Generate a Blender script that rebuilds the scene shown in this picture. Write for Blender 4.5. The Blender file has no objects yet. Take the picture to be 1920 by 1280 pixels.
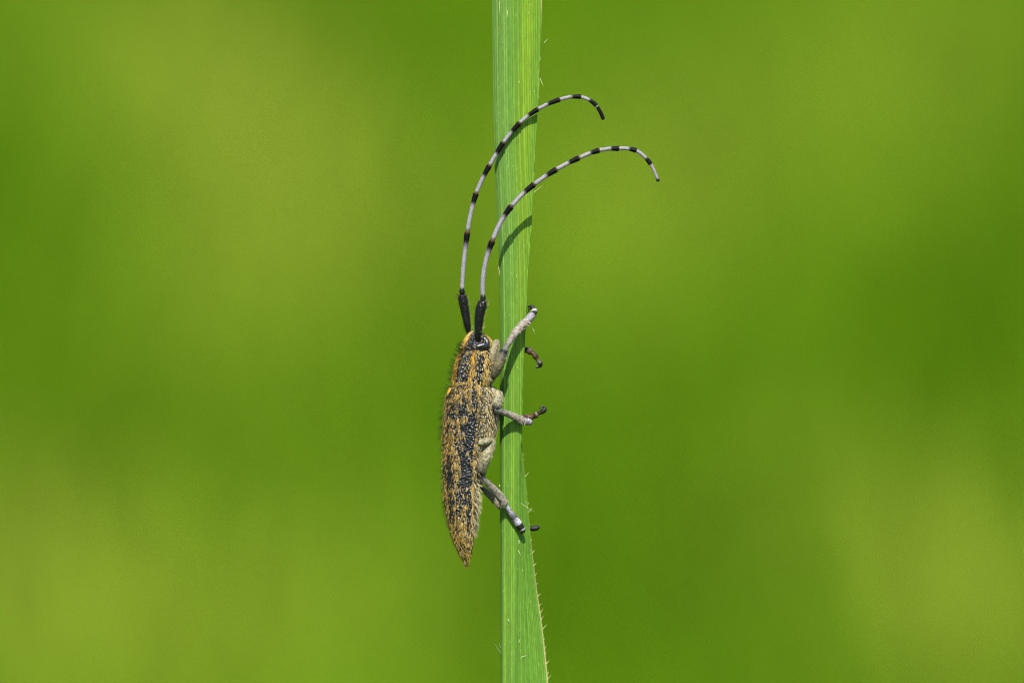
import bpy, math, random
import numpy as np
from mathutils import Vector, noise

random.seed(7)
rng = np.random.default_rng(7)
scene = bpy.context.scene
C = scene.collection

# ------------------------------------------------------------------ camera
PITCH = math.radians(12.0)
DIST = 0.600                      # metres from lens to the leaf
FOCUS_POINT = Vector((0, 0, 0.50))
AX = Vector((1, 0, 0))
AU = Vector((0, math.sin(PITCH), math.cos(PITCH)))       # the leaf leans a little towards the lens
AV = Vector((0, math.cos(PITCH), -math.sin(PITCH)))      # viewing direction
CAM = FOCUS_POINT - AV * DIST
S = 0.080 / 1920                  # metres for one photo pixel at the leaf

cam_data = bpy.data.cameras.new('camera')
cam = bpy.data.objects.new('camera', cam_data)
C.objects.link(cam)
cam.location = CAM
cam.rotation_euler = (math.radians(90) - PITCH, 0, 0)
cam_data.sensor_width = 23.5
cam_data.lens = 23.5 * DIST / 0.080
cam_data.clip_start = 0.01
cam_data.clip_end = 2000
cam_data.dof.use_dof = True
cam_data.dof.focus_distance = DIST - 24 * S
cam_data.dof.aperture_fstop = cam_data.lens / 19.0
scene.camera = cam

# ------------------------------------------------------------------ light
TRAVEL = (AX * 0.0 - AU * 1.20 + AV * 1.0).normalized()
sun_dir = -TRAVEL
SUN_EL = math.asin(sun_dir.z)
SUN_ROT = math.atan2(sun_dir.x, sun_dir.y)
world = bpy.data.worlds.new('World')
scene.world = world
world.use_nodes = True
wn = world.node_tree.nodes
wl = world.node_tree.links
for n in list(wn):
    wn.remove(n)
sky = wn.new('ShaderNodeTexSky')
sky.sky_type = 'NISHITA'
sky.sun_disc = False
sky.sun_elevation = SUN_EL
sky.sun_rotation = SUN_ROT
bg = wn.new('ShaderNodeBackground')
bg.inputs['Strength'].default_value = 0.10
wo = wn.new('ShaderNodeOutputWorld')
wl.new(sky.outputs[0], bg.inputs[0])
wl.new(bg.outputs[0], wo.inputs[0])
sun_data = bpy.data.lights.new('sun', 'SUN')
sun_data.energy = 4.6
sun_data.angle = math.radians(0.5)
sun_data.color = (1.0, 0.96, 0.88)
sun = bpy.data.objects.new('sun', sun_data)
C.objects.link(sun)
sun.rotation_euler = TRAVEL.to_track_quat('-Z', 'Y').to_euler()
sun.location = (0, -1, 3)

scene.view_settings.view_transform = 'Standard'
scene.view_settings.look = 'None'
scene.view_settings.exposure = 1.15
scene.view_settings.gamma = 1
scene.view_settings.use_curve_mapping = False
scene.render.engine = 'CYCLES'
scene.cycles.use_denoising = True
scene.cycles.use_adaptive_sampling = False
try:
    scene.cycles.denoiser = 'OPENIMAGEDENOISE'
    scene.cycles.denoising_prefilter = 'ACCURATE'
except Exception:
    pass
scene.cycles.filter_width = 1.1
scene.cycles.max_bounces = 8
scene.cycles.sample_clamp_indirect = 4
scene.cycles.sample_clamp_direct = 12


# ------------------------------------------------------------------ helpers
def W(px, py, d=0.0):
    """photo pixel + depth (pixels towards the lens) -> point of the leaning plane of the leaf"""
    k = 1.0 - d * S / DIST
    return FOCUS_POINT + AX * ((px - 960) * S * k) + AU * ((640 - py) * S * k) - AV * (d * S)


def add_mesh(name, verts, faces, mats, parent=None, origin=None, smooth=True, cols=None, midx=None, kind=None):
    me = bpy.data.meshes.new(name)
    o = origin if origin is not None else (parent['_o'] if parent is not None and '_o' in parent else (0, 0, 0))
    ox = np.array(o)
    v = np.array([tuple(p) for p in verts]) - ox
    me.from_pydata(v.tolist(), [], faces)
    for m in (mats if isinstance(mats, (list, tuple)) else [mats]):
        me.materials.append(m)
    if smooth:
        me.polygons.foreach_set('use_smooth', [True] * len(me.polygons))
    if midx is not None:
        me.polygons.foreach_set('material_index', midx)
    if cols is not None:
        a = me.color_attributes.new('Col', 'FLOAT_COLOR', 'POINT')
        c = np.ones((len(verts), 4), dtype=np.float32)
        c[:, :3] = np.array(cols)
        a.data.foreach_set('color', c.ravel())
    me.update()
    ob = bpy.data.objects.new(name, me)
    C.objects.link(ob)
    if parent is not None:
        ob.parent = parent
    else:
        ob.location = o
    if kind:
        ob['kind'] = kind
    return ob


ORIGINS = {}


def empty(name, loc, parent=None):
    e = bpy.data.objects.new(name, None)
    C.objects.link(e)
    e.empty_display_size = 0.002
    if parent is not None:
        e.parent = parent
        e.location = Vector(loc) - Vector(ORIGINS[parent.name])
    else:
        e.location = loc
    ORIGINS[e.name] = tuple(loc)
    return e


def part(name, verts, faces, mats, parent, **kw):
    root = parent
    # children of meshes keep the frame of the nearest Empty
    while root.name not in ORIGINS:
        root = root.parent
    ob = add_mesh(name, verts, faces, mats, parent, origin=ORIGINS[root.name], **kw)
    return ob


def catmull(P, n):
    """resample rows of P (k x m) with n points per span"""
    P = np.array(P, float)
    Q = np.vstack([2 * P[0] - P[1], P, 2 * P[-1] - P[-2]])
    out = []
    for i in range(1, len(Q) - 2):
        p0, p1, p2, p3 = Q[i - 1], Q[i], Q[i + 1], Q[i + 2]
        for j in range(n):
            t = j / n
            out.append(0.5 * ((2 * p1) + (-p0 + p2) * t + (2 * p0 - 5 * p1 + 4 * p2 - p3) * t * t
                              + (-p0 + 3 * p1 - 3 * p2 + p3) * t ** 3))
    out.append(P[-1])
    return np.array(out)


def tube(path, n=6, seg=14, jitter=0.0, caps=True):
    """path rows: x, y, d, radius (photo pixels) -> verts, faces, param t per vert"""
    Q = catmull(path, n)
    pts = [W(q[0], q[1], q[2]) for q in Q]
    rad = np.maximum(Q[:, 3], 0.05) * S
    verts, faces, ts = [], [], []
    nrm = None
    N = len(pts)
    for i in range(N):
        t = (pts[min(i + 1, N - 1)] - pts[max(i - 1, 0)]).normalized()
        if nrm is None:
            nrm = t.cross(AV)
            if nrm.length < 0.1:
                nrm = t.cross(AX)
            nrm.normalize()
        else:
            nrm = (nrm - t * nrm.dot(t)).normalized()
        b = t.cross(nrm)
        for k in range(seg):
            a = 2 * math.pi * k / seg
            r = rad[i] * (1 + jitter * random.uniform(-1, 1))
            verts.append(pts[i] + nrm * (math.cos(a) * r) + b * (math.sin(a) * r))
            ts.append(i / (N - 1))
    for i in range(N - 1):
        for k in range(seg):
            k2 = (k + 1) % seg
            faces.append((i * seg + k, i * seg + k2, (i + 1) * seg + k2, (i + 1) * seg + k))
    if caps:
        for i, flip in ((0, True), (N - 1, False)):
            c = len(verts)
            t = (pts[1] - pts[0]) if i == 0 else (pts[-1] - pts[-2])
            t.normalize()
            verts.append(pts[i] + t * (rad[i] * 0.5 * (-1 if i == 0 else 1)))
            ts.append(i / (N - 1))
            for k in range(seg):
                k2 = (k + 1) % seg
                f = (i * seg + k, i * seg + k2, c)
                faces.append(f[::-1] if flip else f)
    return verts, faces, ts


def ramp(stops, t):
    for i in range(len(stops) - 1):
        a, ca = stops[i]
        b, cb = stops[i + 1]
        if t <= b:
            f = 0 if b == a else max(0, min(1, (t - a) / (b - a)))
            return tuple(ca[j] * (1 - f) + cb[j] * f for j in range(3))
    return stops[-1][1]


class Hairs:
    """slim three-sided hairs, gathered into one part"""
    def __init__(self):
        self.v, self.f, self.c = [], [], []

    def add(self, p, direction, length, width, col, normal=None, bend=0.0):
        d = direction.normalized()
        s = d.cross(AV)
        if s.length < 1e-4:
            s = d.cross(AX)
        s.normalize()
        t = d.cross(s)
        i = len(self.v)
        w = width * 0.5
        mid = p + d * (length * 0.5)
        tip = p + d * length
        if normal is not None and bend:
            tip = tip - normal * (bend * length)
        self.v += [p + s * w, p - s * w * 0.5 + t * w * 0.87, p - s * w * 0.5 - t * w * 0.87,
                   mid + s * w * 0.8, mid - s * w * 0.4 + t * w * 0.7, mid - s * w * 0.4 - t * w * 0.7, tip]
        self.f += [(i, i + 1, i + 4, i + 3), (i + 1, i + 2, i + 5, i + 4), (i + 2, i, i + 3, i + 5),
                   (i + 3, i + 4, i + 6), (i + 4, i + 5, i + 6), (i + 5, i + 3, i + 6)]
        self.c += [col] * 7

    def build(self, name, mat, parent):
        return part(name, self.v, self.f, mat, parent, cols=self.c, kind='stuff', smooth=False)


# ------------------------------------------------------------------ materials
def new_mat(name):
    m = bpy.data.materials.new(name)
    m.use_nodes = True
    nt = m.node_tree
    b = nt.nodes['Principled BSDF']
    return m, nt, b


def tex_noise(nt, scale, detail=3, coord=None, rough=0.6):
    n = nt.nodes.new('ShaderNodeTexNoise')
    n.inputs['Scale'].default_value = scale
    n.inputs['Detail'].default_value = detail
    n.inputs['Roughness'].default_value = rough
    if coord is not None:
        nt.links.new(coord, n.inputs['Vector'])
    return n


def attr_mat(name, rough=0.5, spec=0.5, nscale=5000, namount=0.35, bump=0.0, bscale=6000, sheen=0.0, voronoi=False, bdist=0.00006):
    """base colour from the mesh's own colour attribute, broken up by noise"""
    m, nt, b = new_mat(name)
    at = nt.nodes.new('ShaderNodeAttribute')
    at.attribute_name = 'Col'
    tc = nt.nodes.new('ShaderNodeTexCoord')
    ns = tex_noise(nt, nscale, 3, tc.outputs['Object'])
    mr = nt.nodes.new('ShaderNodeMapRange')
    mr.inputs['From Min'].default_value = 0.3
    mr.inputs['From Max'].default_value = 0.7
    mr.inputs['To Min'].default_value = 1 - namount
    mr.inputs['To Max'].default_value = 1 + namount
    nt.links.new(ns.outputs['Fac'], mr.inputs['Value'])
    mx = nt.nodes.new('ShaderNodeVectorMath')
    mx.operation = 'SCALE'
    nt.links.new(at.outputs['Color'], mx.inputs[0])
    nt.links.new(mr.outputs[0], mx.inputs['Scale'])
    nt.links.new(mx.outputs[0], b.inputs['Base Color'])
    b.inputs['Roughness'].default_value = rough
    b.inputs['Specular IOR Level'].default_value = spec
    if sheen:
        b.inputs['Sheen Weight'].default_value = sheen
        b.inputs['Sheen Roughness'].default_value = 0.4
    if bump:
        bp = nt.nodes.new('ShaderNodeBump')
        bp.inputs['Strength'].default_value = bump
        bp.inputs['Distance'].default_value = bdist
        if voronoi:
            vo = nt.nodes.new('ShaderNodeTexVoronoi')
            vo.inputs['Scale'].default_value = bscale
            nt.links.new(tc.outputs['Object'], vo.inputs['Vector'])
            nt.links.new(vo.outputs['Distance'], bp.inputs['Height'])
        else:
            n2 = tex_noise(nt, bscale, 2, tc.outputs['Object'])
            nt.links.new(n2.outputs['Fac'], bp.inputs['Height'])
        nt.links.new(bp.outputs[0], b.inputs['Normal'])
    return m


M_cuticle = attr_mat('pitted_black_cuticle', rough=0.27, spec=0.42, nscale=4000, namount=0.3, bump=1.0, bscale=5600, voronoi=True, bdist=0.00016)
M_hair = attr_mat('golden_hair', rough=0.42, spec=0.5, nscale=9000, namount=0.15)
M_leg = attr_mat('pubescent_leg', rough=0.5, spec=0.25, nscale=5200, namount=0.85, bump=0.9, bscale=8000)
M_eye = attr_mat('eye_black', rough=0.18, spec=0.8, nscale=20000, namount=0.1, bump=0.25, bscale=26000, voronoi=True)
M_antenna = attr_mat('antenna', rough=0.5, spec=0.08, nscale=15000, namount=0.6, bump=0.4, bscale=14000)
M_scape = attr_mat('scape_black', rough=0.33, spec=0.26, nscale=8500, namount=0.5, bump=0.8, bscale=8200, voronoi=True, bdist=0.00007)
M_claw = attr_mat('claw_brown', rough=0.25, spec=0.6, nscale=6000, namount=0.25)


def leaf_mat(name, transl=0.3, rough=0.45, nscale=2500, namount=0.14, grain=True, spec=0.35):
    m, nt, b = new_mat(name)
    at = nt.nodes.new('ShaderNodeAttribute')
    at.attribute_name = 'Col'
    col = at.outputs['Color']
    if grain:
        tc = nt.nodes.new('ShaderNodeTexCoord')
        mp = nt.nodes.new('ShaderNodeMapping')
        mp.inputs['Scale'].default_value = (1, 1, 0.22)
        nt.links.new(tc.outputs['Object'], mp.inputs['Vector'])
        ns = tex_noise(nt, nscale * 2.2, 3, mp.outputs[0])
        mr = nt.nodes.new('ShaderNodeMapRange')
        mr.inputs['From Min'].default_value = 0.3
        mr.inputs['From Max'].default_value = 0.7
        mr.inputs['To Min'].default_value = 1 - namount
        mr.inputs['To Max'].default_value = 1 + namount
        nt.links.new(ns.outputs['Fac'], mr.inputs['Value'])
        mx = nt.nodes.new('ShaderNodeVectorMath')
        mx.operation = 'SCALE'
        nt.links.new(col, mx.inputs[0])
        nt.links.new(mr.outputs[0], mx.inputs['Scale'])
        col = mx.outputs[0]
        bp = nt.nodes.new('ShaderNodeBump')
        bp.inputs['Strength'].default_value = 0.35
        bp.inputs['Distance'].default_value = 0.00004
        nt.links.new(ns.outputs['Fac'], bp.inputs['Height'])
        nt.links.new(bp.outputs[0], b.inputs['Normal'])
    nt.links.new(col, b.inputs['Base Color'])
    b.inputs['Roughness'].default_value = rough
    b.inputs['Specular IOR Level'].default_value = spec
    tr = nt.nodes.new('ShaderNodeBsdfTranslucent')
    nt.links.new(col, tr.inputs['Color'])
    ms = nt.nodes.new('ShaderNodeMixShader')
    ms.inputs[0].default_value = transl
    out = nt.nodes['Material Output']
    nt.links.new(b.outputs[0], ms.inputs[1])
    nt.links.new(tr.outputs[0], ms.inputs[2])
    nt.links.new(ms.outputs[0], out.inputs['Surface'])
    return m


M_leaf = leaf_mat('grass_leaf', transl=0.33, spec=0.16, rough=0.5)
M_meadow = leaf_mat('meadow_leaf', transl=0.45, grain=False, rough=0.6, spec=0.05)

# ground: moss, thatch and short sward seen between the blades
M_ground, nt, b = new_mat('meadow_ground')
tc = nt.nodes.new('ShaderNodeTexCoord')
n1 = tex_noise(nt, 14.0, 9, tc.outputs['Object'], rough=0.75)
cr = nt.nodes.new('ShaderNodeValToRGB')
cr.color_ramp.elements[0].position = 0.3
cr.color_ramp.elements[0].color = (0.045, 0.110, 0.004, 1)
cr.color_ramp.elements[1].position = 0.7
cr.color_ramp.elements[1].color = (0.095, 0.150, 0.010, 1)
nt.links.new(n1.outputs['Fac'], cr.inputs[0])
nt.links.new(cr.outputs[0], b.inputs['Base Color'])
b.inputs['Roughness'].default_value = 0.9
b.inputs['Specular IOR Level'].default_value = 0.1

# ------------------------------------------------------------------ ground and meadow
G = 60
gx = np.sign(np.linspace(-1, 1, G)) * np.abs(np.linspace(-1, 1, G)) ** 3 * 600
gv = [(x, y, 0.0 if math.hypot(x, y) < 8 else 0.04 * math.sin(x * 0.21) * math.cos(y * 0.17)) for y in gx for x in gx]
gf = [(j * G + i, j * G + i + 1, (j + 1) * G + i + 1, (j + 1) * G + i) for j in range(G - 1) for i in range(G - 1)]
ground = add_mesh('ground', gv, gf, M_ground)
ground['kind'] = 'structure'


def ground_hit(px, py, z=0.07):
    d = (W(px, py) - CAM)
    t = (z - CAM.z) / d.z
    p = CAM + d * t
    return p.x, p.y


# patches of yellower (+) and deeper green (-) grass, each standing where its sight line meets the sward
PATCH = [(380, 230, 1.5, .06), (300, 100, .7, .05), (460, 480, .85, .06), (560, 700, .5, .05), (100, 960, .9, .05), (60, 1130, .7, .05),
         (520, 1180, .8, .06), (800, 1050, .35, .05), (1080, 260, .35, .04), (1290, 330, .65, .06), (1480, 130, .5, .05),
         (1720, 100, .7, .06), (1200, 480, .5, .06), (1240, 900, .5, .05), (1640, 980, .55, .06), (1880, 1150, .9, .05), (1760, 420, .55, .05),
         (1450, 1120, .3, .05), (620, 350, .5, .05),
         (40, 300, -1.1, .05), (120, 420, -.7, .05), (810, 120, -.9, .05), (900, 330, -.3, .05), (1340, 60, -.7, .045), (1180, 120, -.4, .04),
         (1480, 560, -.4, .06), (1580, 780, -.65, .06), (1080, 720, -.5, .05), (430, 880, -.8, .06), (330, 760, -.5, .05),
         (1870, 480, -.8, .05), (1120, 1120, -.7, .05), (1330, 1240, -.5, .05), (1800, 850, -.5, .05), (40, 660, -.2, .04), (1000, 950, -.4, .05)]
PG = np.array([ground_hit(p[0], p[1]) + (p[2], p[3]) for p in PATCH])


def sward_value(x, y):
    v = np.zeros_like(x)
    for gx_, gy_, a, r in PG:
        v += a * np.exp(-((x - gx_) / r) ** 2 - ((y - gy_) / (r * 2.6)) ** 2)
    # the same kind of patchiness everywhere else
    w = (np.sin(x * 21 + 3 * np.sin(y * 4.1)) * np.sin(y * 6.3 + 2 * np.sin(x * 7.7))) * 0.25
    return v + w * np.where((np.abs(x) < .14 + .12 * y) & (y > 1.0), 0.6, 2.6)


def meadow(name, n, xr, yr, hmin, hmax, label, keep=None):
    x = rng.uniform(xr[0], xr[1], n)
    y = rng.uniform(yr[0], yr[1], n)
    if keep is not None:
        k = keep(x, y)
        x, y = x[k], y[k]
    n = len(x)
    val = sward_value(x, y) + rng.normal(0, .12, n)
    h = rng.uniform(hmin, hmax, n)
    wd = rng.uniform(.003, .0065, n)
    az = rng.uniform(0, 2 * np.pi, n)
    lean = rng.uniform(.15, .75, n) * h
    tw = az + np.pi / 2 + rng.uniform(-.7, .7, n)
    sx, sy = np.cos(tw) * wd / 2, np.sin(tw) * wd / 2
    dx, dy = np.cos(az) * lean, np.sin(az) * lean
    V = np.zeros((n, 7, 3))
    for i, (fz, fl, fw) in enumerate(((0, 0, .8), (.5, .25, 1.0), (.85, .62, .7))):
        V[:, 2 * i, 0] = x + dx * fl - sx * fw
        V[:, 2 * i, 1] = y + dy * fl - sy * fw
        V[:, 2 * i + 1, 0] = x + dx * fl + sx * fw
        V[:, 2 * i + 1, 1] = y + dy * fl + sy * fw
        V[:, 2 * i, 2] = V[:, 2 * i + 1, 2] = h * fz - (.004 if i == 0 else 0)
    V[:, 6, 0], V[:, 6, 1], V[:, 6, 2] = x + dx, y + dy, h * .95
    base = (np.arange(n) * 7)[:, None]
    quads = np.concatenate([base + np.array([[0, 1, 3, 2]]), base + np.array([[2, 3, 5, 4]])])
    tris = base + np.array([[4, 5, 6]])
    dark = np.array([.074, .170, .0007])
    mid = np.array([.103, .210, .0028])
    lite = np.array([.240, .312, .0260])
    t = np.clip(val, -1, 1.2)[:, None]
    col = np.where(t < 0, mid + (dark - mid) * (-t), mid + (lite - mid) * t)
    col *= rng.uniform(.8, 1.2, n)[:, None]
    cols = np.repeat(col, 7, axis=0)
    faces = quads.tolist() + tris.tolist()
    o = add_mesh(name, V.reshape(-1, 3), faces, M_meadow, cols=cols, kind='stuff')
    o['label'] = label
    o['category'] = 'grass'
    return o


in_view = lambda x, y: (np.abs(x) < 0.14 + 0.12 * y) & (y > 1.0)
meadow('meadow_grass', 42000, (-.9, .9), (1.0, 5.2), .05, .12,
       'short bright green meadow grass far behind the beetle, blurred', keep=in_view)
meadow('side_meadow_grass', 120000, (-3.2, 3.2), (-1.2, 7.5), .05, .13,
       'wider spread of short green meadow grass around the tall stem', keep=lambda x, y: ~in_view(x, y) & (np.hypot(x, y + .6) > .12))

# ------------------------------------------------------------------ the leaf of tall grass
plant = empty('grass_plant', (0, -0.02, 0))
plant['label'] = 'upright pale green grass leaf with fine ribs and one folded hairy margin'
plant['category'] = 'grass blade'

TOTAL = 95.0
LEFT = [(-1900, 962), (-1500, 952), (-900, 935), (-300, 925), (0, 922.5), (200, 924.5), (300, 927), (400, 931.5), (500, 935.5), (600, 937), (900, 937), (1280, 938),
        (1700, 939), (2100, 934), (2500, 926)]
RIGHT = [(-1900, 966), (-1500, 985), (-900, 1008), (-300, 1017), (0, 1016), (100, 1013), (200, 1008), (300, 1003), (400, 998), (500, 991.5), (600, 985.5), (700, 981.5),
         (800, 977), (860, 975), (1000, 973), (1100, 971.5), (1280, 972), (1700, 978), (2100, 990), (2500, 996)]
MARGIN = [(0, 0), (100, 0), (300, -8), (500, -20), (700, -12), (800, -5), (856, 1.5), (900, 10), (950, 15.5), (1000, 21), (1050, 28), (1100, 34.5), (1150, 42), (1200, 48.5), (1280, 56.5),
          (1700, 50), (2100, 20), (2500, 6)]


def interp(tab, y):
    return float(np.interp(y, [t[0] for t in tab], [t[1] for t in tab]))


def smooth_interp(tab, y):
    return (interp(tab, y - 22) + interp(tab, y) * 2 + interp(tab, y + 22)) / 4


ys = np.concatenate([np.arange(-1900, -60, 60), np.arange(-60, 1340, 7), np.arange(1340, 2501, 60)])
NA = 210
rib = rng.uniform(.6, 1.4, 60)
ribtone = rng.uniform(-1, 1, 60)
RIBW = 4.4


def leaf_point(a, y):
    """a: distance across the leaf from its left margin (pixels)"""
    xl, xr = smooth_interp(LEFT, y), smooth_interp(RIGHT, y)
    f = xr - xl
    tot = max(f + .5, TOTAL if -200 < y < 1900 else f + 1)
    a = a * tot / TOTAL
    lean = 0.0
    if y > 1400:
        lean = -(y - 1400) ** 2 * 4e-5
    if a <= f:
        t = a / f
        d = 4 - 6 * abs(2 * t - 1.02) ** 2.4
        if t < .14:
            d -= (.14 - t) / .14 * 7
        x = xl + a
    else:
        L = tot - f
        e = max(-L * .98, min(L * .985, smooth_interp(MARGIN, y)))
        g = (a - f) / L
        back = math.sqrt(max(L * L - e * e, 0))
        # leave the fold softly: bow of the flap
        x = xr + e * g + 2.2 * math.sin(g * math.pi) * (1 if e > 0 else .2)
        d = -2.5 - back * g * .42
    return x, d + lean


def leaf_ridge(a):
    k = a / RIBW
    i = int(k) % 60
    return (0.55 * math.cos((k - int(k)) * 2 * math.pi) * rib[i])


lv, lc = [], []
avals = np.linspace(0, TOTAL, NA)
for y in ys:
    for a in avals:
        x, d = leaf_point(a, y)
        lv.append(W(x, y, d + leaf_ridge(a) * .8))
        i = int(a / RIBW + .5) % 60
        k = a / RIBW
        r = math.cos((k - int(k)) * 2 * math.pi)          # +1 on the ribs
        base = np.array((.110, .232, .024))
        pale = np.array((.14, .25, .05))
        yel = np.array((.205, .315, .016))
        grn = np.array((.055, .155, .010))
        c = base.copy()
        # bluish bloom near the left margin of the open upper leaf, yellower band painting in sunlight on the blade
        bl = math.exp(-((a - 10) / 27) ** 2) * (.25 + .6 / (1 + math.exp((y - 520) / 60)))
        c = c * (1 - bl) + pale * bl
        yw = math.exp(-((a - 70 + max(0, y) * .05) / (19 - min(9, max(0, y) * .010))) ** 2) * (.22 + .45 / (1 + math.exp((y - 560) / 90)))
        c = c * (1 - yw) + yel * yw
        c = c * (1 + .20 * ribtone[i] * (1 if r > 0 else .4))
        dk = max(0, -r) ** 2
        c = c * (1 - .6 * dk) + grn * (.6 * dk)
        if a > TOTAL - 3.4:
            c = np.array((.36, .33, .13))
        nz = noise.noise(Vector((a * .2, y * .012, 3.1)))
        c = c * (1 + .12 * nz)
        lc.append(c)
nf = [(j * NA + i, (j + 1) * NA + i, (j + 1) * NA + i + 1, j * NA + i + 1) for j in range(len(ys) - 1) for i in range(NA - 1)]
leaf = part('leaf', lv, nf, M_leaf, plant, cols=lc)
sol = leaf.modifiers.new('thickness', 'SOLIDIFY')
sol.thickness = 0.00011
sol.offset = -1 if True else 0

# stem below the picture, down to the ground
x0, d0 = leaf_point(40, 2300)
topp = W(960, 2300, d0 - 8)
stem_pts = []
for i in range(21):
    t = i / 20
    z = topp.z * (1 - t) - .004 * t
    stem_pts.append(Vector((topp.x + .004 * math.sin(t * 3), topp.y * (1 - t) + -0.02 * t + .01 * math.sin(t * math.pi), z)))
sv, sf, scol = [], [], []
for i, p in enumerate(stem_pts):
    r = .0017 + .0006 * (i / 20) + (.0006 if i in (6, 13) else 0)
    for k in range(14):
        a = 2 * math.pi * k / 14
        sv.append(p + Vector((math.cos(a) * r, math.sin(a) * r, 0)))
        scol.append((.10, .20, .03) if i not in (6, 13) else (.2, .22, .06))
for i in range(20):
    for k in range(14):
        sf.append((i * 14 + k, i * 14 + (k + 1) % 14, (i + 1) * 14 + (k + 1) % 14, (i + 1) * 14 + k))
part('stem', sv, sf, M_leaf, plant, cols=scol)

# bristles along the free margin, loose hairs and silk on the faces
hb = Hairs()
y = 858.0
while y < 1279:
    x, d = leaf_point(TOTAL, y)
    L = random.choice([5, 7, 9, 11, 14]) * random.uniform(.7, 1.2)
    hb.add(W(x - 1, y, d), AX * random.uniform(.35, .8) + AU * random.uniform(.6, 1.0), L * S, random.uniform(.9, 1.3) * S, (.36, .34, .14))
    y += random.uniform(8, 26)
for (xa, ya, xb, yb, da, w) in [(977, 943, 1004, 961, 2, .6), (975, 1022, 984, 1008, -10, 1.0), (973, 1012, 973, 1020, 3, 1.6), (971, 1030, 977, 1041, 0, 1.3),
                                (940, 1224, 926, 1204, 0, 1.1), (939, 1214, 936, 1203, -2, 1.0), (976, 1232, 988, 1227, -4, 1.3), (973, 1204, 976, 1194, 1, 1.3),
                                (952, 1160, 955, 1165, 6, 1.3), (1020, 81, 1029, 71, -3, 1.0), (1012, 146, 1020, 165, -3, 1.0), (1010, 187, 1011, 180, -4, 2.0),
                                (995, 609, 1004, 626, 0, 1.1), (1001, 361, 1019, 346, -2, .9), (935, 500, 937, 518, 0, 1.4), (951, 20, 951, 34, 5, 1.5), (937, 2, 936, 32, 3, 1.2),
                                (975, 1000, 987, 988, -14, .8), (936, 909, 938, 912, 2, 2.0), (936, 803, 936, 808, 0, 1.6), (936, 732, 932, 729, 0, 1.2)]:
    p, q = W(xa, ya, da), W(xb, yb, da + 3)
    hb.add(p, q - p, (q - p).length, w * .62 * S, (.5, .5, .33))
for _ in range(170):
    a = random.uniform(1, 94)
    y = random.uniform(-40, 1290)
    x, d = leaf_point(a, y)
    vis = a < smooth_interp(RIGHT, y) - smooth_interp(LEFT, y) or y > 900
    if not vis:
        continue
    hb.add(W(x, y, d), AX * random.uniform(-.3, .3) + AU - AV * random.uniform(.15, .5), random.uniform(2, 5) * S, random.uniform(.6, 1.0) * S, (.45, .52, .25))
hb.build('bristles', M_hair, plant)

# ------------------------------------------------------------------ the beetle
beetle = empty('longhorn_beetle', W(880, 850, 20))
beetle['label'] = 'black longhorn beetle with golden hair and banded antennae climbing the grass leaf'
beetle['category'] = 'beetle'

TH = math.radians(20)
cT, sT = math.cos(TH), math.sin(TH)
KCOL = (.007, .006, .0065)

BODY = [(1046, 868, 884, 5), (1036, 865, 886, 12), (1020, 860, 888, 19), (980, 849, 893, 28), (940, 842, 899, 34), (900, 838, 898, 37), (870, 836, 903, 39),
        (848, 836, 914, 40), (830, 836, 924, 41), (800, 836, 932, 42), (770, 838, 934, 42), (745, 842, 931, 41), (730, 849, 926, 37),
        (724.5, 855, 920, 31), (721.5, 850, 921, 33), (719, 846.5, 922, 35), (710, 848, 922.5, 37.5), (700, 849, 923, 39), (690, 851, 923, 39.5),
        (680, 853.5, 922.5, 39), (670, 857, 921.5, 37), (662, 860.5, 920, 35), (658, 862.5, 919, 34), (655.8, 865.5, 917, 31), (653, 864.5, 919, 32.5),
        (646, 866.5, 922, 33), (640, 869, 921, 31), (634, 872.5, 917, 28), (628, 877, 909, 22), (624.5, 881, 901, 15), (622.3, 885, 893, 6)]
_B = catmull(BODY, 5)
_B = _B[np.argsort(_B[:, 0])]


def depth_axis(cx):
    return 24 - math.tan(TH) * (cx - 875)


def body_ring(y):
    xl = np.interp(y, _B[:, 0], _B[:, 1])
    xr = np.interp(y, _B[:, 0], _B[:, 2])
    w = np.interp(y, _B[:, 0], _B[:, 3])
    e = (xr - xl) / 2
    w = min(w, e * .96 / sT)
    h = math.sqrt(max(e * e - (w * sT) ** 2, .2)) / cT
    cx = (xl + xr) / 2
    return cx, depth_axis(cx), h, w


def body_pt(y, psi):
    cx, cd, h, w = body_ring(y)
    c, s = math.cos(psi), math.sin(psi)
    return cx - h * c * cT + w * s * sT, y, cd + h * c * sT + w * s * cT


def surf(fn, a, b, da=1.0, db=.02):
    p = W(*fn(a, b))
    ta = W(*fn(a + da, b)) - p
    tb = W(*fn(a, b + db)) - p
    n = ta.cross(tb)
    if n.length == 0:
        n = -AV.copy()
    n.normalize()
    return p, n, ta.normalized()


ELY = [(717.5, 858, 884, 20), (719.5, 852, 893, 30), (723, 846, 900, 38), (730, 840.5, 903, 43), (745, 836, 902, 45), (760, 833.5, 900, 45.5), (800, 830.5, 897, 45),
       (850, 829.5, 893, 44), (900, 830.5, 889.5, 42), (940, 832.5, 888, 39), (970, 837, 888, 35), (1000, 845, 887.5, 29), (1020, 852.5, 886, 23),
       (1035, 860, 883.5, 17), (1048, 867.5, 880.5, 10), (1055, 871.5, 878.5, 5.5), (1059, 874, 876.5, 2)]
_E = catmull(ELY, 6)
FMAX = math.acos(-.15)


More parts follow.
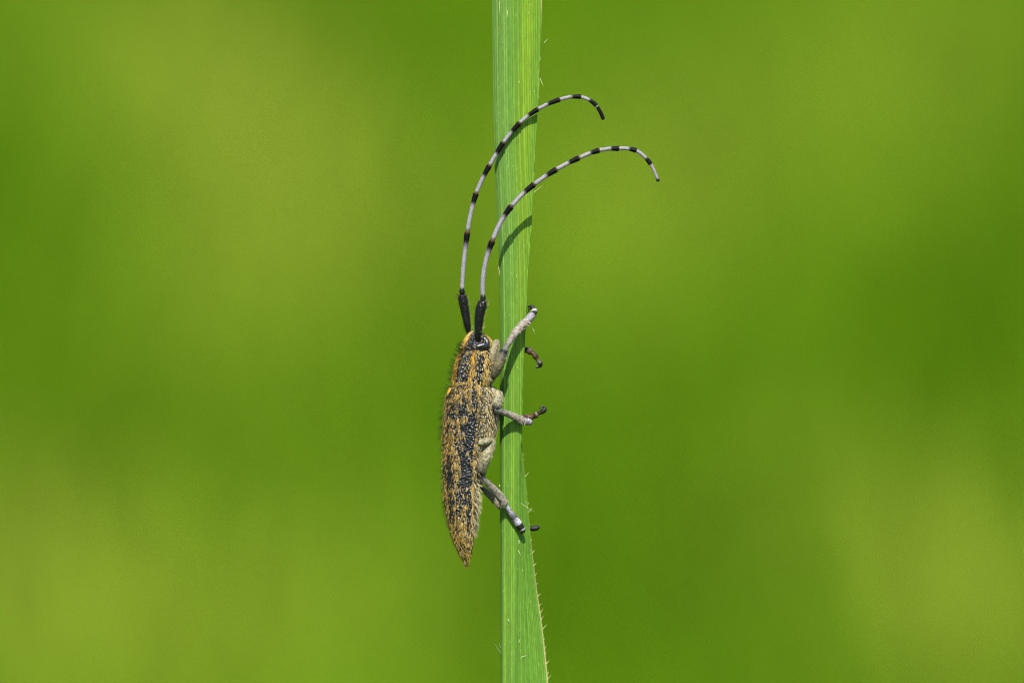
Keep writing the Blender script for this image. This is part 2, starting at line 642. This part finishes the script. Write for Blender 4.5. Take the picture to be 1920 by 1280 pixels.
def ely_ring(y):
    xl = np.interp(y, _E[:, 0], _E[:, 1])
    xr = np.interp(y, _E[:, 0], _E[:, 2])
    w = np.interp(y, _E[:, 0], _E[:, 3])
    tgt = xr - xl
    w = min(w, tgt * .9)
    lo, hi = 0.05, 120
    for _ in range(40):
        h = (lo + hi) / 2
        v = math.sqrt((cT * h) ** 2 + (sT * w) ** 2) + sT * w + .15 * cT * h
        if v > tgt:
            hi = h
        else:
            lo = h
    cx = xl + math.sqrt((cT * h) ** 2 + (sT * w) ** 2)
    return cx, depth_axis(cx), h, w


_ering = {}


def ely_pt(y, phi, side=1, off=0.0):
    k = round(y * 8)
    if k not in _ering:
        _ering[k] = ely_ring(k / 8)
    cx, cd, h, w = _ering[k]
    c, s = math.cos(phi), math.sin(phi) * side
    # shallow groove along the seam where both wing cases meet
    g = 1 - .035 * math.exp(-(phi / .05) ** 2)
    h, w = (h + off) * g, (w + off)
    return cx - h * c * cT + w * s * sT, y, cd + h * c * sT + w * s * cT


# body: one skin from abdomen to head
ysb = np.concatenate([np.linspace(1046, 735, 90), np.linspace(733, 622.3, 110)])
NP = 72
bv, bc = [], []


def body_col(y, psi):
    p = abs((psi + math.pi) % (2 * math.pi) - math.pi)
    if y < 656:
        if p < .28:
            return (.12, .07, .01)
        if p > 2.3:
            return (.24, .18, .06)
        return KCOL
    if y < 722:
        for c0, wd in ((0, .25), (1.13, .12), (1.95, .15)):
            if abs(p - c0) < wd:
                return (.10, .055, .008)
        if p > 2.2:
            return (.02, .016, .009)
        return KCOL
    if p > 1.5:
        return (.06, .05, .025)
    return KCOL


for y in ysb:
    for k in range(NP):
        psi = 2 * math.pi * k / NP
        x_, y_, d_ = body_pt(y, psi)
        q = 1 + .006 * noise.noise(Vector((x_ * .35, y_ * .35, d_ * .35)))
        bv.append(W(x_, y_, d_ * q))
        bc.append(body_col(y, psi))
bf = [(j * NP + k, j * NP + (k + 1) % NP, (j + 1) * NP + (k + 1) % NP, (j + 1) * NP + k) for j in range(len(ysb) - 1) for k in range(NP)]
for j in (0, len(ysb) - 1):
    cen = sum((bv[j * NP + k] for k in range(NP)), Vector()) / NP
    bv.append(cen)
    bc.append(KCOL)
    for k in range(NP):
        f = (j * NP + k, j * NP + (k + 1) % NP, len(bv) - 1)
        bf.append(f if j else f[::-1])
body = part('body', bv, bf, M_cuticle, beetle, cols=bc)

# wing cases
yse = np.concatenate([np.linspace(717.5, 735, 16), np.linspace(737, 1059, 130)])
NF = 30
elytra = []
for side in (1, -1):
    ev, ec = [], []
    for y in yse:
        for k in range(NF + 2):
            if k <= NF:
                phi = FMAX * k / NF
                x_, y_, d_ = ely_pt(y, phi, side)
            else:
                x_, y_, d_ = ely_pt(y, FMAX, side, off=-4)
            n_ = .5 * noise.noise(Vector((x_ * .22, y_ * .16, d_ * .22)))
            ev.append(W(x_, y_, d_ + n_))
            ec.append(KCOL if k < NF - 1 else (.10, .075, .03))
    NK = NF + 2
    ef = [(j * NK + k, j * NK + k + 1, (j + 1) * NK + k + 1, (j + 1) * NK + k) for j in range(len(yse) - 1) for k in range(NK - 1)]
    if side == -1:
        ef = [f[::-1] for f in ef]
    e = part('elytron', ev, ef, M_cuticle, beetle, cols=ec)
    elytra.append(e)

# golden spot of the scutellum at the front of the seam
ev, ef = [], []
for j in range(7):
    for k in range(9):
        u, v = j / 6, (k / 8 - .5) * 2
        wdt = .17 * math.sin(min(1, (1 - u) * 1.0 + .12) * math.pi * .5)
        x_, y_, d_ = ely_pt(727 + u * 15, abs(v) * wdt, 1 if v >= 0 else -1, off=2.4 - 1.2 * v * v - u * .6)
        ev.append(W(x_, y_, d_))
ef = [(j * 9 + k, j * 9 + k + 1, (j + 1) * 9 + k + 1, (j + 1) * 9 + k) for j in range(6) for k in range(8)]
part('scutellum', ev, ef, M_hair, beetle, cols=[(.52, .29, .02)] * len(ev))

# ---- hair coats
GOLD = [(.40, .255, .05), (.36, .24, .06), (.43, .295, .085), (.28, .17, .03), (.42, .31, .12)]
PALE = [(.28, .23, .125), (.22, .185, .10), (.33, .26, .14), (.26, .20, .08)]
ORANGE = [(.52, .28, .02), (.46, .24, .016), (.54, .32, .035)]
DOWN = -AU


def vary(c):
    f = random.uniform(.35, 1.2)
    return (c[0] * f, c[1] * f * random.uniform(.93, 1.05), c[2] * f)


def patchiness(x, y, s):
    return noise.noise(Vector((x * s, y * s * .8, 5.5))) + .5 * noise.noise(Vector((x * s * 2.3, y * s * 1.9, 1.5)))


for side, e, count in ((1, elytra[0], 5600), (-1, elytra[1], 3200)):
    hs = Hairs()
    for _ in range(count):
        y = random.uniform(720, 1058)
        phi = random.uniform(.0, FMAX)
        x_, _y, d_ = ely_pt(y, phi, side)
        arc = phi * 42
        pn = patchiness(arc, y, .115)
        tail = max(0, min(1, (y - 940) / 70))
        front = max(0, min(1, (775 - y) / 45))
        keep = .44 + 2.0 * pn
        gl = math.exp(-((phi - 1.36) / .27) ** 2) * max(0, min(1, (y - 745) / 40)) * max(0, min(1, (985 - y) / 50))
        keep -= 1.15 * gl
        keep += .55 * tail + .3 * front
        if phi < .22 and y < 746:
            continue
        if phi > FMAX - .12 or phi < .07:
            keep += .35
        if random.random() > keep:
            continue
        p, n, t = surf(lambda a, b: ely_pt(a, b, side), y, phi)
        if side == -1:
            n = -n
        if n.dot(W(*ely_pt(y, phi, side, off=3)) - p) < 0:
            n = -n
        dr = t + n * random.uniform(.12, .42) + AX * random.uniform(-.5, .35)
        col = vary(random.choice(GOLD if random.random() > .15 else PALE))
        hs.add(p - n * .4 * S, dr, random.uniform(6, 11) * S, random.uniform(.8, 1.4) * S, col, n, .15)
    # long dark erect bristles
    for _ in range(170):
        y = random.uniform(722, 985)
        phi = random.uniform(0, .75)
        p, n, t = surf(lambda a, b: ely_pt(a, b, side), y, phi)
        if n.dot(W(*ely_pt(y, phi, side, off=3)) - p) < 0:
            n = -n
        k = 1.25 if y < 820 else .75
        hs.add(p, n + t * random.uniform(.25, .8), random.uniform(8, 16) * k * S, .8 * S, (.02, .018, .012), n, .1)
    hs.build('pubescence', M_hair, e)

hs = Hairs()
for _ in range(11000):
    y = random.uniform(623, 860) if random.random() < .85 else random.uniform(860, 1000)
    psi = random.uniform(-.9, math.pi * 1.2)
    p_ = abs((psi + math.pi) % (2 * math.pi) - math.pi)
    p_ = max(0, p_ + .07 * random.gauss(0, 1))
    x_, _y, d_ = body_pt(y, psi)
    if y > 724 and p_ < 1.62:
        continue
    L, wd, cl, lift = random.uniform(5, 9), random.uniform(1.0, 1.7), GOLD, (.15, .45)
    if y < 656.5:                                    # head
        k = .05
        if p_ < .30:
            k, cl = 1.0, ORANGE if random.random() < .35 else GOLD
        elif p_ > 2.25:
            k, cl = 1.0, GOLD
        elif y > 647 and p_ > 1.0:
            k, cl = .5, PALE
        L *= .85
        t_dir = AU
    elif y < 722:                                    # pronotum
        k, cl = .13, PALE
        t_dir = DOWN
        for c0, w0 in ((0, .26), (1.13, .10 + .06 * (y - 660) / 60), (1.95, .16)):
            if abs(p_ - c0) < w0:
                k, cl = .72, (ORANGE if random.random() < .6 else GOLD) if c0 < 1.5 else GOLD
        if y > 714 or (y < 661 and random.random() < .6):
            k, cl = .8, GOLD
        if p_ > 2.15:
            k, cl = .25, PALE
    else:                                            # underside
        k, cl = (.16 if p_ < 1.8 else .5), PALE if random.random() < .85 else GOLD  # sparse below the wing case, a dark gap standing in for its edge shadow
        t_dir = DOWN
        L *= 1.15
        if y > 860:
            L *= 1.4
            lift = (.3, .9)
    if random.random() > k:
        continue
    p, n, t = surf(body_pt, y, psi)
    cx, cd, h, w = body_ring(y)
    if n.dot(p - W(cx, y, cd)) < 0:
        n = -n
    tt = (t_dir - n * t_dir.dot(n))
    dr = tt.normalized() + n * random.uniform(*lift) + AX * random.uniform(-.35, .35)
    hs.add(p - n * .3 * S, dr, L * S, wd * S, vary(random.choice(cl)), n, .12)
for _ in range(150):
    y = random.uniform(640, 720)
    psi = random.uniform(-.75, .6)
    p, n, t = surf(body_pt, y, psi)
    cx, cd, h, w = body_ring(y)
    if n.dot(p - W(cx, y, cd)) < 0:
        n = -n
    hs.add(p, n + AU * random.uniform(-.2, .6), random.uniform(8, 18) * S, .8 * S, (.02, .018, .012), n, .1)
for _ in range(90):                                  # pale fringe of the belly
    y = random.uniform(880, 985)
    psi = random.uniform(2.0, 3.0)
    p, n, t = surf(body_pt, y, psi)
    cx, cd, h, w = body_ring(y)
    if n.dot(p - W(cx, y, cd)) < 0:
        n = -n
    hs.add(p, n + DOWN * random.uniform(.4, 1.3), random.uniform(6, 14) * S, .7 * S, (.30, .25, .13), n, .1)
hs.build('pubescence', M_hair, body)


def front_depth(px, py):
    best = None
    prev = None
    for k in range(361):
        q = body_pt(py, 2 * math.pi * k / 360)
        if prev is not None and (prev[0] - px) * (q[0] - px) <= 0:
            dd = (prev[2] + q[2]) / 2
            best = dd if best is None else max(best, dd)
        prev = q
    return best if best is not None else body_ring(py)[1]


# eyes: dark kidneys hugging the antenna sockets
def eye(points, far=False):
    path = []
    for (x, y, r) in points:
        d = front_depth(x, y)
        if far:
            cx, cd, h, w = body_ring(y)
            d = 2 * cd - d + 6
        path.append((x, y, d - r * .35, r))
    return tube(path, 6, 16)


v, f, t = eye([(886, 641, 1.5), (890, 646, 2.6), (897, 649, 3.4), (905, 647.5, 6.0), (911, 648, 6.8), (913, 641, 5.0), (908, 634, 2.5)])
part('eye', v, f, M_eye, beetle, cols=[(.008, .007, .010)] * len(v))
v, f, t = eye([(884, 642, 1.5), (892, 648, 3), (903, 648, 6.0), (909, 642, 4.0)], far=True)
part('eye', v, f, M_eye, beetle, cols=[(.008, .007, .010)] * len(v))

# ---- antennae: scape, pedicel and ten banded segments each
AB = (.003, .0027, .0025)
AG = (.180, .165, .182)


def antenna(scape, pedicel, joints, bands, depth, radii, base_mid=None):
    first = scape[0]
    a = empty('antenna', W(first[0], first[1], first[2]), beetle)
    v, f, t = tube(scape, 7, 18)
    sc = part('scape', v, f, M_scape, a, cols=[AB] * len(v))
    hh = Hairs()
    for _ in range(120):
        i = random.randrange(len(v))
        j = min(len(scape) - 1, int(t[i] * (len(scape) - 1)))
        q = scape[j]
        c0 = W(q[0], q[1], q[2])
        n = (v[i] - c0)
        n = (n - AU * n.dot(AU)).normalized()
        hh.add(v[i], n + AU * random.uniform(.3, 1.0), random.uniform(5, 11) * S, .75 * S, (.03, .025, .01) if random.random() < .7 else (.24, .17, .04), n, .1)
    hh.build('bristles', M_hair, sc)
    v, f, t = tube(pedicel, 5, 14)
    part('pedicel', v, f, M_scape, a, cols=[AB] * len(v))
    n = len(joints) - 1
    J = [np.array(j, float) for j in joints]
    ext = [2 * J[0] - J[1]] + J + [2 * J[-1] - J[-2]]
    for i in range(n):
        p0, p1, p2, p3 = ext[i], ext[i + 1], ext[i + 2], ext[i + 3]
        m = .5 * (p1 + p2) + (-(p0 + p3) + (p1 + p2)) / 16 * 1.0
        if i == 0 and base_mid is not None:
            m = np.array(base_mid, float)
        b = bands[i]
        d0, d1 = depth[i], depth[i + 1]
        r = radii[i]
        r2 = radii[i + 1]

        def at(u):
            # through p1, m, p2
            return p1 * (1 - u) * (1 - 2 * u) + m * 4 * u * (1 - u) + p2 * u * (2 * u - 1)
        rows = []
        US = (0, .04, .12, .3, .5, .7, .85, .95, 1.0)
        for u in US:
            q = at(u)
            rr = r * (1 - u) + r2 * u
            club = 1.0 + .38 * max(0, (u - b) / max(.02, 1 - b)) ** .7 if u > b else .98
            if u in (0,):
                club = .7
            if u == 1.0:
                club = .85
            rows.append((q[0], q[1], d0 * (1 - u) + d1 * u, rr * club))
        v, f, t = tube(rows, 5, 14)
        cols = []
        for tt in np.interp(np.array(t) * 8, range(9), US):
            k = max(0, min(1, (tt - b + .06) / .12)) if b < 1 else 0
            jn = math.exp(-((tt - .99) / .03) ** 2)
            c = [AG[q] * (1 - k) + AB[q] * k for q in range(3)]
            c = [c[0] + .05 * jn, c[1] + .025 * jn, c[2] + .008 * jn]
            cols.append(c)
        sg = part('segment', v, f, M_antenna, a, cols=cols)
    return a


def frac(p, q, b):
    return math.dist(p, b) / (math.dist(p, b) + math.dist(b, q))


JF = [(866.5, 542), (877, 432), (893.5, 361), (918.6, 309.4), (944.3, 266.9), (975, 230.3), (1009.6, 204.5), (1050.2, 186.7), (1089.8, 181.8), (1118.5, 198.6), (1131.3, 224.3)]
BF = [(874, 457), (887, 386), (907.7, 332), (930.5, 288.6), (958.2, 247), (990.8, 217.4), (1027.4, 196.6), (1071, 183.5), (1103.6, 188.7), (1119.5, 200)]
JN = [(905.5, 555), (924.6, 448.3), (960, 385.7), (1002.7, 345), (1044.3, 317.3), (1086.8, 295.6), (1124.4, 281.7), (1161, 278.7), (1193.7, 282.7), (1220.4, 308.4), (1234.2, 340)]
BN = [(916.6, 470), (947.8, 410), (984.9, 363.8), (1025.5, 331.2), (1067, 307.4), (1107.6, 289.6), (1145.2, 280.3), (1178.8, 279.7), (1209.5, 298.5), (1232, 335)]
RF = [4.1, 4.3, 4.1, 3.9, 3.8, 3.7, 3.6, 3.5, 3.4, 3.2, 2.6]
RN = [4.3, 4.6, 4.4, 4.2, 4.1, 4.0, 3.9, 3.8, 3.6, 3.3, 2.6]
dF = list(np.linspace(14, 11, 11))
dN = [50, 53, 53, 51, 50, 49, 48, 47, 46, 45, 44]
hd = front_depth(896, 640)
antenna([(879.5, 628, 6, 4.0), (878.5, 621, 7, 4.6), (877, 612, 8, 6.0), (874, 595, 9, 7.6), (870.5, 575, 10, 8.6), (868, 562, 11, 8.9), (867, 555, 12, 7.6), (866.6, 552.5, 12, 5)],
        [(866.6, 554, 12, 3.6), (866.4, 549, 13, 5.0), (866.3, 545, 13.5, 5.3), (866.4, 541, 14, 4.0)],
        JF, [frac(JF[i], JF[i + 1], BF[i]) for i in range(10)], dF, RF, base_mid=(869.6, 492))
antenna([(896.5, 637, hd - 2, 5.0), (896, 630, hd + 2, 5.6), (897, 618, hd + 4, 7.0), (898, 600, hd + 6, 8.4), (900, 585, hd + 8, 9.2), (903, 573, hd + 9, 9.4), (905, 566, hd + 10, 7.8), (905.5, 563, hd + 10, 5)],
        [(905.5, 565, hd + 10, 3.8), (905.7, 561, 49, 5.0), (905.7, 558, 50, 5.2), (905.6, 553.5, 50, 4.2)],
        JN, [frac(JN[i], JN[i + 1], BN[i]) for i in range(10)], dN, RN, base_mid=(908.2, 502))
# raised rims of the sockets
v, f, t = tube([(889.5, 638, front_depth(891, 638), 1.6), (891.5, 643, front_depth(892, 643) + 1, 2.0), (896.5, 645, front_depth(896, 645) + 1, 2.2), (902, 643, front_depth(902, 643) + 1, 2.0), (904, 637, front_depth(903, 637), 1.6)], 6, 10)
part('antenna_socket', v, f, M_cuticle, beetle, cols=[(.03, .027, .03)] * len(v))

# ---- legs
FEM = (.155, .138, .078)
FEMD = (.085, .075, .05)
TIB = (.165, .140, .11)
TIBD = (.085, .074, .066)
LIL = (.175, .163, .19)
BLK = (.006, .005, .0045)
BRN = (.028, .014, .005)


def leg(coxa, femur, tibia, tarsus, claws, fem_cols=None, tib_cols=None, tar_cols=None, hair=True):
    o = (femur or tibia or tarsus)[0]
    g = empty('leg', W(o[0], o[1], o[2]), beetle)
    if coxa:
        v, f, t = tube(coxa, 6, 16)
        part('coxa', v, f, M_leg, g, cols=[FEM] * len(v))
    for nm, path, cs in (('femur', femur, fem_cols or [(0, FEM), (.5, FEM), (.68, FEMD), (.75, BLK), (1, BLK)]),
                         ('tibia', tibia, tib_cols or [(0, BLK), (.04, (.10, .095, .10)), (.22, TIBD), (.5, TIB), (.9, TIB), (1, TIBD)]),
                         ('tarsus', tarsus, tar_cols)):
        if not path:
            continue
        v, f, t = tube(path, 6, 16)
        m = M_leg
        ob = part(nm, v, f, m, g, cols=[ramp(cs, q) for q in t])
        if hair and nm != 'tarsus':
            hh = Hairs()
            Q = np.array(path)
            L = len(v) // 16
            for _ in range(260 if nm == 'femur' else 200):
                i = random.randrange(16, len(v) - 18)
                row = i // 16
                ax = (v[min(len(v) - 3, (row + 1) * 16 if (row + 1) * 16 < len(v) - 2 else i)] - v[row * 16])
                cen = sum((v[row * 16 + k] for k in range(16) if row * 16 + k < len(v)), Vector()) / 16
                n = (v[i] - cen).normalized()
                ax = ax.normalized() if ax.length > 0 else DOWN
                b = ramp(cs, t[i])
                cc = tuple(min(.6, q * random.uniform(.7, 1.9) + .004) for q in b)
                hh.add(v[i] - n * .3 * S, ax + n * random.uniform(.1, .5), random.uniform(3, 6) * S, random.uniform(.8, 1.3) * S, cc, n, .1)
            hh.build('pubescence', M_hair, ob)
    for c in claws:
        v, f, t = tube(c, 5, 8)
        part('claw', v, f, M_claw, g, cols=[BLK] * len(v))
    return g


TAR = [(0, LIL), (.26, LIL), (.32, (.06, .055, .06)), (.42, (.05, .045, .05)), (.46, LIL), (.60, (.36, .34, .38)), (.66, BLK), (.82, BLK), (.86, (.3, .29, .3)), (.90, BLK), (1, BLK)]
# right fore leg
leg([(917, 716, 30, 5), (920, 711, 34, 8), (924, 705, 36, 7)],
    [(924, 707, 38, 6), (929, 698, 44, 8.5), (934, 685, 48, 10.5), (940, 670, 50, 9.8), (945, 660, 50, 7.2), (947, 656, 51, 5)],
    [(944, 661, 52, 4.5), (947, 655, 50, 4.8), (955, 641, 42, 5.8), (966, 625, 31, 7.4), (977, 612, 22, 8.2), (985, 604, 16, 7.6), (988, 601, 14, 5)],
    [(984, 606, 16, 5), (988, 602, 14, 6.5), (994, 595, 12, 7.5), (999, 590, 10, 7.0), (1001.5, 587, 8, 5), (1001.5, 583.5, 6, 6), (1000, 579, 4, 5), (996.5, 575.5, 2, 4.2), (993, 574, 0, 2.4)],
    [[(994, 575, 1, 1.8), (991, 574, 0, 1.3), (990.5, 578, -1, .9), (992, 582, -2, .4)], [(997, 577, 0, 1.6), (994, 579, -2, 1.2), (991, 583, -4, .9), (989, 588, -4, .4)]],
    tar_cols=[(0, (.2, .175, .165)), (.3, LIL), (.36, (.15, .14, .15)), (.42, BLK), (.55, BLK), (.6, LIL), (.68, (.3, .29, .3)), (.72, BLK), (1, BLK)],
    fem_cols=[(0, (.05, .04, .02)), (.15, FEMD), (.45, (.10, .085, .04)), (.66, FEMD), (.74, BLK), (1, BLK)])
# right middle leg
leg([(921, 728, 22, 8), (925, 738, 26, 10), (929, 746, 28, 9)],
    [(931, 735, 22, 6), (933, 741, 30, 10.5), (933, 750, 33, 11.5), (930.5, 760, 39, 10.2), (928.5, 767, 43, 7), (927, 770, 44, 4.5)],
    [(926, 768, 47, 4.2), (931, 769.5, 44, 4.6), (942, 772.5, 36, 5.0), (958, 778, 23, 6.4), (972, 784.5, 13, 7.2), (981, 789, 9, 6.6), (984, 790, 8, 4.8)],
    [(979, 788, 9, 4.5), (983, 789, 8, 6.3), (989, 790.5, 5, 6.6), (993.5, 791, 2, 6), (995, 789, -6, 4.4)],
    [[(994, 790, -4, 1.8), (996, 786, -8, 1.3), (994, 782, -11, .5)], [(991, 785, 2, 1.5), (989, 781, 0, 1.2), (985, 781, -2, .5)]],
    tar_cols=[(0, (.2, .175, .165)), (.35, LIL), (.62, LIL), (.75, (.12, .1, .11)), (.85, BLK), (1, BLK)])
# right hind leg
FD = front_depth
leg([(897, 830, FD(897, 830) - 1, 4.5), (905, 829, FD(905, 829) + 2, 7), (913, 827, FD(913, 827) + 3, 7.5), (920, 824, FD(919, 825) + 2, 5)],
    [(922, 824, 34, 5), (921, 831, 38, 8.5), (916, 845, 46, 10.2), (909.5, 862, 50, 10.6), (903, 879, 49, 9.6), (899.5, 888, 47, 7), (898, 891, 45, 4)],
    [(896.5, 888, 45, 4), (900, 892, 44, 4.8), (908, 900, 40, 5.2), (921, 912, 33, 6.3), (933, 925, 26, 7.6), (942, 937, 20, 8.4), (946, 944, 17, 7.6), (947.5, 947, 16, 4)],
    [(946, 943, 17, 3.5), (950, 949, 16, 4.2), (957, 960, 13, 5.2), (963, 969, 11, 6.5), (967, 974, 10, 7.0), (972, 981.5, 8, 7.0), (976, 987.5, 7, 6.8), (979, 992, 6, 6.2), (980, 995.5, 4, 4.5)],
    [[(980, 994, 6, 2.2), (983, 996, 3, 1.6), (982, 999, -2, .6)], [(978, 995, 4, 2), (978, 999, 0, 1.4), (976, 1000, -3, .5)]],
    tar_cols=TAR)
# left fore leg: the thigh shows beside the head, the foot beyond the leaf
leg(None,
    [(912, 690, -12, 7), (920, 672, -22, 8.5), (926, 656, -28, 8.5), (930, 645, -32, 6.5), (932, 640, -34, 4)],
    [(930, 643, -34, 4.5), (944, 645, -36, 5.5), (962, 650, -34, 7), (978, 654, -28, 7), (984, 655, -25, 4.5)],
    [(982, 655, -25, 4.5), (988, 656, -22, 5.6), (994, 658.5, -20, 6.8), (1000, 662.5, -18, 4.4), (1004, 668, -16, 6.0), (1007.5, 674, -15, 3.3), (1012, 680, -14, 5.4), (1012.5, 685, -14, 4.2), (1010, 688, -14, 2.2)],
    [[(1012, 684, -13, 1.8), (1008, 687, -12, 1.4), (1004.5, 684.5, -12, .6)], [(1012, 686, -15, 1.8), (1008, 689, -16, 1.3), (1004, 690, -16, .6)]],
    fem_cols=[(0, FEM), (1, FEM)], tib_cols=[(0, BRN), (1, BRN)], tar_cols=[(0, BRN), (.3, (.045, .026, .012)), (.6, BRN), (.72, (.06, .045, .03)), (.8, BLK), (1, BLK)])
# left middle leg
leg([(914, 745, -6, 7), (918, 752, -8, 9)],
    [(918, 750, -8, 7), (924, 760, -20, 10), (928, 772, -34, 10), (930, 782, -42, 6)],
    [(930, 782, -42, 4.5), (945, 783, -42, 5.5), (962, 783, -36, 6.8), (976, 783, -30, 7.4), (982, 783, -27, 5)],
    [(978, 783, -27, 4.5), (984, 783, -24, 6.0), (992, 783, -22, 7.4), (999, 781, -20, 4.6), (1005, 777.5, -18, 6.2), (1010, 774.5, -17, 3.5), (1017, 771, -16, 5.2), (1021, 766.5, -16, 4.6), (1019.5, 762.5, -16, 2.2)],
    [[(1020, 765, -15, 1.9), (1017, 761.5, -14, 1.3), (1012.5, 760.5, -14, .5)], [(1017, 769, -16, 1.8), (1015, 764.5, -17, 1.2), (1011, 765, -18, .5)]],
    tib_cols=[(0, BRN), (1, BRN)], tar_cols=[(0, (.05, .024, .007)), (.4, (.055, .026, .009)), (.52, BRN), (.56, (.14, .12, .1)), (.6, BRN), (.8, BLK), (1, BLK)])
# left hind leg
leg([(898, 838, -2, 7), (902, 848, -4, 8)],
    [(902, 846, -4, 7), (904, 862, -14, 9.5), (903, 882, -24, 9.5), (899, 900, -32, 7), (898, 909, -36, 4.5)],
    [(897, 909, -36, 4.4), (905, 916, -36, 4.8), (916, 926, -37, 5.8), (928, 938, -38, 6.8), (938, 948, -38, 6.6), (946, 955, -38, 4)],
    [(944, 953, -38, 3.5), (960, 966, -38, 4.8), (976, 982, -38, 5.4), (990, 989, -36, 5), (998, 990.5, -34, 4.6), (1004, 990, -34, 4.8), (1008.5, 988, -34, 4.2), (1010, 985.5, -34, 2.2)],
    [[(1008, 990, -33, 1.9), (1010.5, 987, -32, 1.3), (1006.5, 983.5, -32, .6)], [(1001, 992, -35, 1.7), (999, 995.5, -36, .7)]],
    fem_cols=[(0, FEM), (1, FEMD)], tib_cols=[(0, BLK), (.2, (.05, .045, .03)), (.5, (.14, .12, .08)), (1, (.16, .13, .09))],
    tar_cols=[(0, (.1, .09, .09)), (.4, (.05, .045, .045)), (.5, BLK), (1, BLK)])
